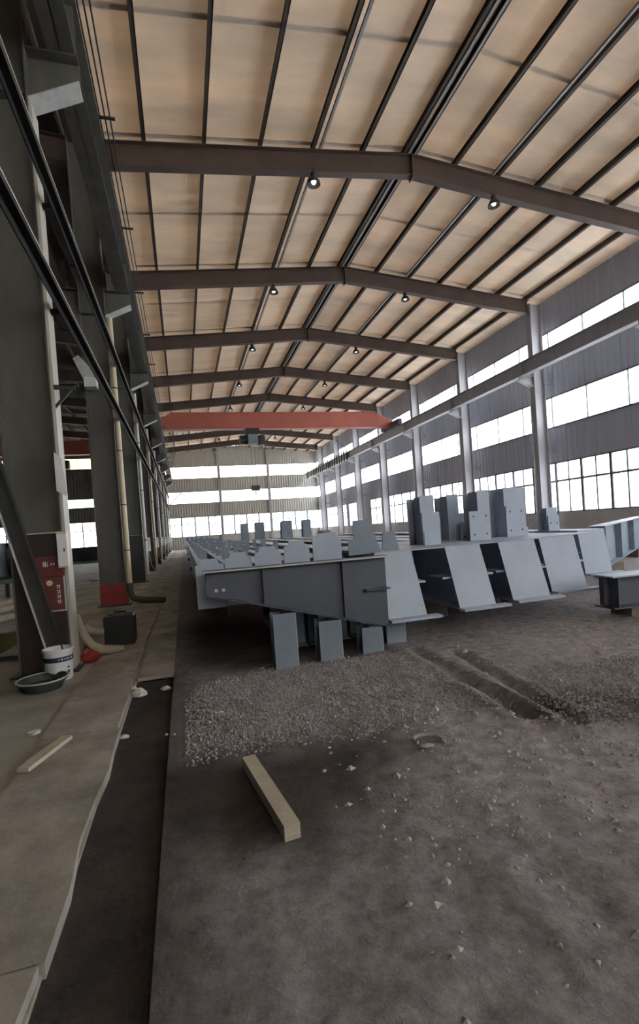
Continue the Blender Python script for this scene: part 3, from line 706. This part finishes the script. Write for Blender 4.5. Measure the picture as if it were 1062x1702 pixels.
# ------------------------------------------------------------------ pipes on the left columns
def pipe(name, pts, r, m, label, cat='pipe', n=10, grp=None): return tag(MB().tube(pts, r, n).build(name, m, smooth=True), label, cat, grp)
t = thing('downpipe', (-1.33, 12.52, 0), 'thick cream downpipe with brown elbow on the red-footed column', 'pipe')
MB().tube([(-1.34, 12.54, .5), (-1.34, 12.54, 6.9)], .066, 12).build('pipe', 'cream', t, smooth=True)
for z in (1.3, 2.4, 3.7, 5.2): MB().tube([(-1.34, 12.54, z), (-1.34, 12.54, z+.03)], .07, 12).build('joint', 'brown_pipe', t, smooth=True)
MB().tube([(-1.34, 12.54, .52), (-1.34, 12.54, .3), (-1.28, 12.5, .16), (-1.1, 12.42, .10), (-.55, 12.2, .07)], .075, 12).build('elbow', 'brown_pipe', t, smooth=True)
t = thing('downpipe', (-1.36, 12.85, 0), 'thin white pipe behind the cream downpipe', 'pipe')
MB().tube([(-1.36, 12.86, .3), (-1.36, 12.86, 6.5)], .04, 10).build('pipe', 'white_pipe', t, smooth=True)
for z in (1.4, 3.0, 4.6): box('clamp', 'iron', t, -1.42, -1.31, 12.81, 12.91, z, z+.04)
MB().tube([(-1.36, 12.86, .32), (-1.34, 12.86, .15), (-1.1, 12.8, .08), (-.7, 12.7, .06)], .05, 10).build('elbow', 'brown_pipe', t, smooth=True)
PIPEC = ['white_pipe', 'cream', 'white_pipe', 'white_pipe', 'cream', 'white_pipe', 'white_pipe']
for k, y in enumerate(FY[4:]):
    t = thing('downpipe', (-1.34, y-.1, 0), 'pale downpipe on the %s column from the back in the left row' % ORD[k+4], 'pipe', 'pale downpipes on the left columns')
    MB().tube([(-1.34, y-.12, .25), (-1.34, y-.12, 6.8)], .06, 10).build('pipe', PIPEC[k], t, smooth=True)
    for z in (1.5, 3.3, 5.0): MB().tube([(-1.34, y-.12, z), (-1.34, y-.12, z+.04)], .068, 10).build('joint', 'iron', t)
    box('switch_box', 'white', t, -1.36, -1.2, y+.05, y+.2, 1.1, 1.6)
    MB().tube([(-1.28, y+.1, 1.1), (-1.2, y, .6), (-1.0, y-.1, .25), (-1.1, y-.3, .03), (-.8, y-.5, .02)], .015, 6).build('cable', 'rail', t, smooth=True)

# fittings on the nearest column
YC = 6.7
t = thing('lit_flange_strip', (-1.41, YC, 0), 'long pale added lit-flange strip up the hall face of the nearest left column', 'lit_strip')
box('channel', 'lit_beige', t, -1.42, -1.395, YC-.165, YC+.12, .03, 6.9); box('strip_front', 'lit_beige', t, -1.397, -1.385, YC-.16, YC+.115, .05, 6.88)  # pale strip added to paint the lit hall side of the flange
t = thing('switch_box', (-1.45, YC-.2, 1.3), 'narrow white switch box on the nearest left column', 'switch box')
box('case', 'cream', t, -1.47, -1.36, YC-.25, YC-.16, 1.28, 1.70); box('door', 'white', t, -1.465, -1.365, YC-.257, YC-.25, 1.3, 1.68); box('latch', 'iron', t, -1.40, -1.385, YC-.263, YC-.257, 1.47, 1.51)
t = thing('notice_board', (-1.38, YC, 2.1), 'white notice board fixed edgewise to the nearest left column', 'notice')
MB().hexa([(-1.42, YC-.30, 2.20), (-1.30, YC-.30, 2.12), (-1.30, YC-.285, 2.12), (-1.42, YC-.285, 2.20)], [(-1.42, YC-.30, 2.66), (-1.33, YC-.30, 2.58), (-1.33, YC-.285, 2.58), (-1.42, YC-.285, 2.66)]).build('board', 'paper', t)
MB().box(-1.425, -1.415, YC-.305, YC-.15, 2.2, 2.66).build('edge_batten', 'iron', t)
t = thing('fire_box', (-1.6, YC-.17, .75), 'red fire box sign with pale lettering on the nearest left column', 'fire box')
box('lid_panel', 'signred', t, -1.83, -1.43, YC-.175, YC-.15, 1.18, 1.42)
MB().box(-1.50, -1.44, YC-.2, YC-.175, 1.22, 1.275).build('hinge_block', 'signred', t)
box('panel', 'signred', t, -1.80, -1.44, YC-.17, YC-.15, .76, 1.17)
fr = box('frame', 'rail', t, -1.81, -1.795, YC-.178, YC-.15, .76, 1.18); box('frame', 'rail', t, -1.445, -1.43, YC-.178, YC-.15, .76, 1.18); box('frame', 'rail', t, -1.81, -1.43, YC-.178, YC-.15, .75, .765)
lt = MB(); yl0, yl1 = YC-.179, YC-.174
for x0, x1, z0, z1 in ((-1.655,-1.645,1.30,1.36),(-1.64,-1.635,1.31,1.36),(-1.632,-1.622,1.30,1.36),(-1.612,-1.604,1.30,1.335),(-1.612,-1.604,1.345,1.355),(-1.575,-1.555,1.32,1.326),(-1.568,-1.562,1.31,1.345),(-1.545,-1.53,1.318,1.34)): lt.box(x0, x1, yl0, yl1, z0, z1)
lt.build('lettering', 'paper', t)
em = MB(); em.tube([(-1.60, YC-.176, 1.10), (-1.60, YC-.170, 1.10)], .035, 12); em.build('emblem', 'cream', t)
lt = MB()
for j in range(4):
    z = 1.06-.06*j; lt.box(-1.525, -1.485, YC-.175, YC-.17, z, z+.007).box(-1.52, -1.514, YC-.175, YC-.17, z-.03, z+.007).box(-1.498, -1.49, YC-.175, YC-.17, z-.03, z+.007).box(-1.522, -1.488, YC-.175, YC-.17, z-.032, z-.026)
lt.build('vertical_lettering', 'paper', t)
t = thing('wall_bracket', (-1.36, YC, 3.45), 'small dark bracket arm high on the nearest left column', 'bracket')
box('arm', 'iron', t, -1.42, -1.15, YC-.16, YC-.12, 3.45, 3.5); box('plate', 'iron', t, -1.32, -1.12, YC-.22, YC-.06, 3.5, 3.515); MB().bar((-1.42, YC-.14, 3.2), (-1.2, YC-.14, 3.45), .03, .03).build('strut', 'iron', t)
# flood lamp on the second column
t = thing('flood_lamp', (-1.95, 12.4, 5.4), 'grey flood lamp tilted off the red-footed column', 'lamp')
a = px(122, 598, 'Y', 12.2); b = px(148, 630, 'Y', 12.3)
d = (b-a)
MB().hexa([a+Vector((0, -.1, 0)), b+Vector((-.12, -.1, 0)), b+Vector((-.12, .15, 0)), a+Vector((0, .15, 0))], [a+Vector((.12, -.1, .08)), b+Vector((.14, -.1, .14)), b+Vector((.14, .15, .14)), a+Vector((.12, .15, .08))]).build('housing', 'rail', t)
box('mounting', 'white', t, b.x-.1, b.x+.16, 12.2, 12.5, b.z-.2, b.z+.02); MB().bar((b.x-.02, 12.4, b.z-.1), (-1.95, 12.6, b.z-.1), .05, .05).build('arm', 'iron', t)

# leaning steel and small things at the foot of the nearest column
t = thing('leaning_beam', (-1.5, 6.1, 0), 'dark steel channel leaning across the nearest left column', 'steel channel')
A = px(-14, 765, 'Y', 6.42); B = px(104, 1105, 'Y', 6.46); B = Vector((B.x, 6.46, .03)); A = A+(A-B)*.25
MB().bar(A, B, .03, .16).build('web', 'iron', t)
off = Vector((-.085, 0, -.02))
MB().bar(A+off+Vector((0, -.03, 0)), B+off+Vector((0, -.03, .02)), .09, .014).build('flange', 'rail', t)
off = Vector((.085, 0, .02)); MB().bar(A+off+Vector((0, -.03, 0)), B+off+Vector((0, -.03, 0)), .09, .014).build('flange', 'iron', t)
bx, by = px(97, 1092, 'Y', 6.25).x, 6.25
t = thing('paint_bucket', (bx, by, 0), 'white paint bucket with a navy band in front of the nearest left column', 'bucket')
MB().lathe([(.001, .0), (.135, .0), (.14, .02), (.155, .33), (.165, .335), (.165, .36), (.15, .36), (.148, .335), (.13, .03), (.001, .03)], (bx, by, 0), 28).build('body', 'white', t, smooth=True)
MB().lathe([(.1515, .22), (.1555, .22), (.1575, .275), (.1535, .275)], (bx, by, 0), 28).build('band', 'navy', t, smooth=True)
mk = MB()
for j in range(6):
    a = R(-75+j*11); r = .158
    c = Vector((bx+r*math.cos(a), by+r*math.sin(a), .25)); tg = Vector((-math.sin(a), math.cos(a), 0)); mk.bar(c-tg*.008, c+tg*.008, .004, .022 if j % 2 else .012)
mk.build('lettering', 'paper', t)
mk = MB()
for z, h in ((.15, .014), (.10, .03), (.07, .014)):
    a = R(-38); c = Vector((bx+.1535*math.cos(a), by+.1535*math.sin(a), z)); tg = Vector((-math.sin(a), math.cos(a), 0)); mk.bar(c-tg*.01, c+tg*.01, .005, h)
mk.build('small_print', 'navy', t)
MB().tube([(bx-.155, by, .31), (bx-.175, by-.02, .2), (bx-.12, by-.14, .12), (bx, by-.185, .1)], .004, 6).build('bail_handle', 'iron', t)
cx, cy = px(77, 1124, 'Z', .1).x, px(77, 1124, 'Z', .1).y-.14
t = thing('wash_basin', (cx, cy, 0), 'wide dark round basin on the floor in front of the bucket', 'basin')
BR = .74
MB().lathe([(r*BR, z) for r, z in [(.001, .0), (.24, .0), (.33, .10), (.345, .10), (.345, .115), (.32, .115), (.235, .02), (.001, .02)]], (cx, cy, 0), 36).build('bowl', 'basin', t, smooth=True)
MB().lathe([(.001, .05), (.262*BR, .05)], (cx, cy, 0), 36).build('water', 'water', t)
MB().lathe([(r*BR, z) for r, z in [(.333, .112), (.35, .112), (.35, .124), (.333, .124), (.333, .112)]], (cx, cy, 0), 36).build('rim', 'rail', t, smooth=True)
rx, ry = -1.27, 6.85
t = thing('red_bag', (rx, ry, 0), 'crumpled red bag lying by the foot of the nearest column', 'bag')
MB().rock((rx, ry, .085), .13, .12, .085, 5).build('bag_body', 'red', t, smooth=True); MB().tube([(rx-.05, ry-.02, .13), (rx-.06, ry-.03, .19), (rx-.04, ry-.03, .23)], [.035, .02, .03], 8).build('knot', 'red', t, smooth=True)
qx, qy = -.99, 7.75
t = thing('tool_case', (qx, qy, 0), 'black plastic tool case standing on the walkway', 'case')
def bevel_box(x0, x1, y0, y1, z0, z1, c=.02):
    return MB().prism([(x0+c, z0), (x1-c, z0), (x1, z0+c), (x1, z1-c), (x1-c, z1), (x0+c, z1), (x0, z1-c), (x0, z0+c)], 'Y', y0, y1)
bevel_box(qx-.22, qx+.2, qy-.15, qy-.005, .03, .46).build('shell', 'black', t); bevel_box(qx-.22, qx+.2, qy+.005, qy+.15, .03, .46).build('shell', 'black', t)
MB().tube([(qx-.08, qy, .45), (qx-.08, qy, .5), (qx+.07, qy, .5), (qx+.07, qy, .45)], .014, 8).build('handle', 'black', t)
for dx in (-.16, .12): box('latch', 'iron', t, qx+dx, qx+dx+.05, qy-.03, qy+.03, .455, .475)
t = thing('fabric_duct', (-1.3, 7.4, 0), 'thick cream hose lying from the column to the tool case', 'hose')
MB().tube([(-1.43, 6.98, .62), (-1.40, 6.97, .5), (-1.35, 6.97, .34), (-1.28, 7.0, .2), (-1.18, 7.08, .11), (-1.06, 7.15, .08), (-.92, 7.24, .06)], [.045, .05, .055, .06, .065, .06, .04], 12).build('hose', 'hose', t, smooth=True)
MB().tube([(-1.43, 7.35, .42), (-1.38, 7.4, .34), (-1.3, 7.5, .28), (-1.23, 7.56, .26)], [.05, .055, .06, .06], 12).build('branch_hose', 'hose', t, smooth=True)

# things in the neighbouring bay
for a, b, nm in (((-5.3, 11.2, .09), (-3.5, 14.8, .09), 'middle'), ((-4.4, 10.2, .09), (-2.9, 13.6, .09), 'nearest'), ((-6.0, 12.2, .09), (-4.4, 15.4, .09), 'farthest')):
    tag(MB().tube([a, b], .09, 12).build('round_pole', 'wood', smooth=True), '%s of the pale round poles lying on the floor left of the columns' % nm, 'pole', 'round poles')
t = thing('pallet', (-2.75, 8.6, 0), 'flat slatted pallet on the floor left of the nearest column', 'pallet')
for i in range(6): box('slat', 'concrete', t, -3.9, -2.15, 7.6+i*.42, 7.6+i*.42+.36, .07, .095)
for x in (-3.8, -3.0, -2.3): box('bearer', 'oldwood', t, x, x+.1, 7.6, 10.06, .0, .07)
tag(MB().box(-3.9, -2.55, 7.7, 9.5, .097, .102).build('plastic_sheet', 'film'), 'pale green translucent sheet lying on the slatted pallet', 'sheet')
def machine(x0, x1, y0, y1, zb, zt, lab, cat):
    t = thing('workshop_machine', ((x0+x1)/2, (y0+y1)/2, 0), lab, cat)
    box('bed', 'green', t, x0, x1, y0, y1, zb-.12, zb)
    for x in (x0+.1, x1-.2):
        for y in (y0+.05, y1-.15): box('leg', 'iron', t, x, x+.1, y, y+.1, 0, zb-.12)
    n = 7; w = (x1-x0-.5)/n
    for i in range(n): MB().tube([(x0+.15+w*(i+.5), y0+.1, zb+.16), (x0+.15+w*(i+.5), y1-.1, zb+.16)], w*.42, 12).build('roller', 'black', t, smooth=True)
    bevel_box(x0+.1, x1-.35, y0+.15, y1-.15, zb+.1, zt).build('housing', 'black', t)
    MB().rock((x1-.25, (y0+y1)/2, (zb+zt)/2), .26, .3, (zt-zb)/2, 3).build('motor', 'black', t, smooth=True)
machine(-7.6, -4.0, 27.2, 28.6, .62, 1.35, 'black roller machine on a pale green bench in the neighbouring bay', 'machine')
machine(-9.5, -5.4, 17.6, 19.8, .55, 1.75, 'big dark machine at the left edge of the neighbouring bay', 'machine')
tag(MB().rock(px(157, 963, 'Z', .06), .22, .2, .06, 9).build('rubble_heap', 'stone'), 'small white rubble heap on the floor behind the red-footed column', 'rubble')

# ------------------------------------------------------------------ litter on the ground
def rubble(u, v, r, seed, lab, z=0, flat=.6):
    p = px(u, v, 'Z', z); tag(MB().rock((p.x, p.y, z+r*flat*.7), r, r*.8, r*flat, seed).build('stone', 'stone'), lab, 'stone', 'pale stones')
t = px(231, 1160, 'Z', -.06)
tag(MB().rock((t.x, t.y, -.015), .085, .06, .055, 21).add(*(lambda q: (q.v, q.f))(MB().rock((t.x-.05, t.y+.07, .02), .035, .035, .03, 4))).build('stone', 'stone'), 'largest pale stone leaning on the walkway edge', 'stone', 'pale stones')
rubble(276, 1148, .06, 2, 'pale rounded stone in the gutter beside the largest stone', -.06, .5)
rubble(207, 1229, .04, 3, 'white stone in the gutter close to the walkway edge', -.06)
rubble(57, 1220, .06, 4, 'white stone on the smooth floor at the far left', 0, .35)
rubble(367, 1186, .025, 5, 'single small pale stone on the gravel')
rubble(143, 1138, .016, 6, 'tiny white chip on the walkway')
rubble(277, 1222, .014, 7, 'left one of two tiny white chips at the gravel edge')
rubble(290, 1222, .014, 8, 'right one of two tiny white chips at the gravel edge')
rubble(266, 1262, .03, 9, 'flat pale chip low in the gutter', -.06, .25)
rubble(200, 1112, .02, 14, 'small chip on the walkway near the tool case')
rubble(563, 1170, .014, 10, 'tiny yellowish chip on the gravel in front of the legs')
rubble(196, 1013, .06, 11, 'broken lump by the red column foot', 0, .4)
rubble(205, 1015, .04, 12, 'smaller broken lump by the red column foot', 0, .5)
rubble(658, 1068, .035, 13, 'pale lump beside the rightmost stub leg', 0, .9)
a = px(38, 1284, 'Z', .03); b = px(112, 1228, 'Z', .03)
tag(MB().bar((a.x, a.y, .045), (b.x, b.y, .045), .085, .03).build('plank', 'wood'), 'short pale plank lying on the walkway', 'plank')
a = px(413, 1256, 'Z', .08); b = px(441, 1300, 'Z', .08); d = b-a
tag(MB().bar((a.x, a.y, .04), (a.x+d.x*2.2, a.y+d.y*2.2, .04), .085, .08).build('timber_offcut', 'wood'), 'pale squared timber offcut on the damp earth', 'timber')
c = px(712, 1232, 'Z', .02)
t = thing('torn_ring', (c.x, c.y, .0), 'torn half-buried ring of scrap on the earth in the foreground', 'scrap')
MB().tube([(c.x+.11*math.cos(R(k)), c.y+.07*math.sin(R(k)), .015+.03*math.sin(R(k*.5))) for k in range(-30, 230, 20)], .014, 6).build('ring', 'concrete', t, smooth=True)
MB().rock((c.x-.03, c.y-.03, .008), .06, .03, .012, 8).build('shred', 'concrete', t)
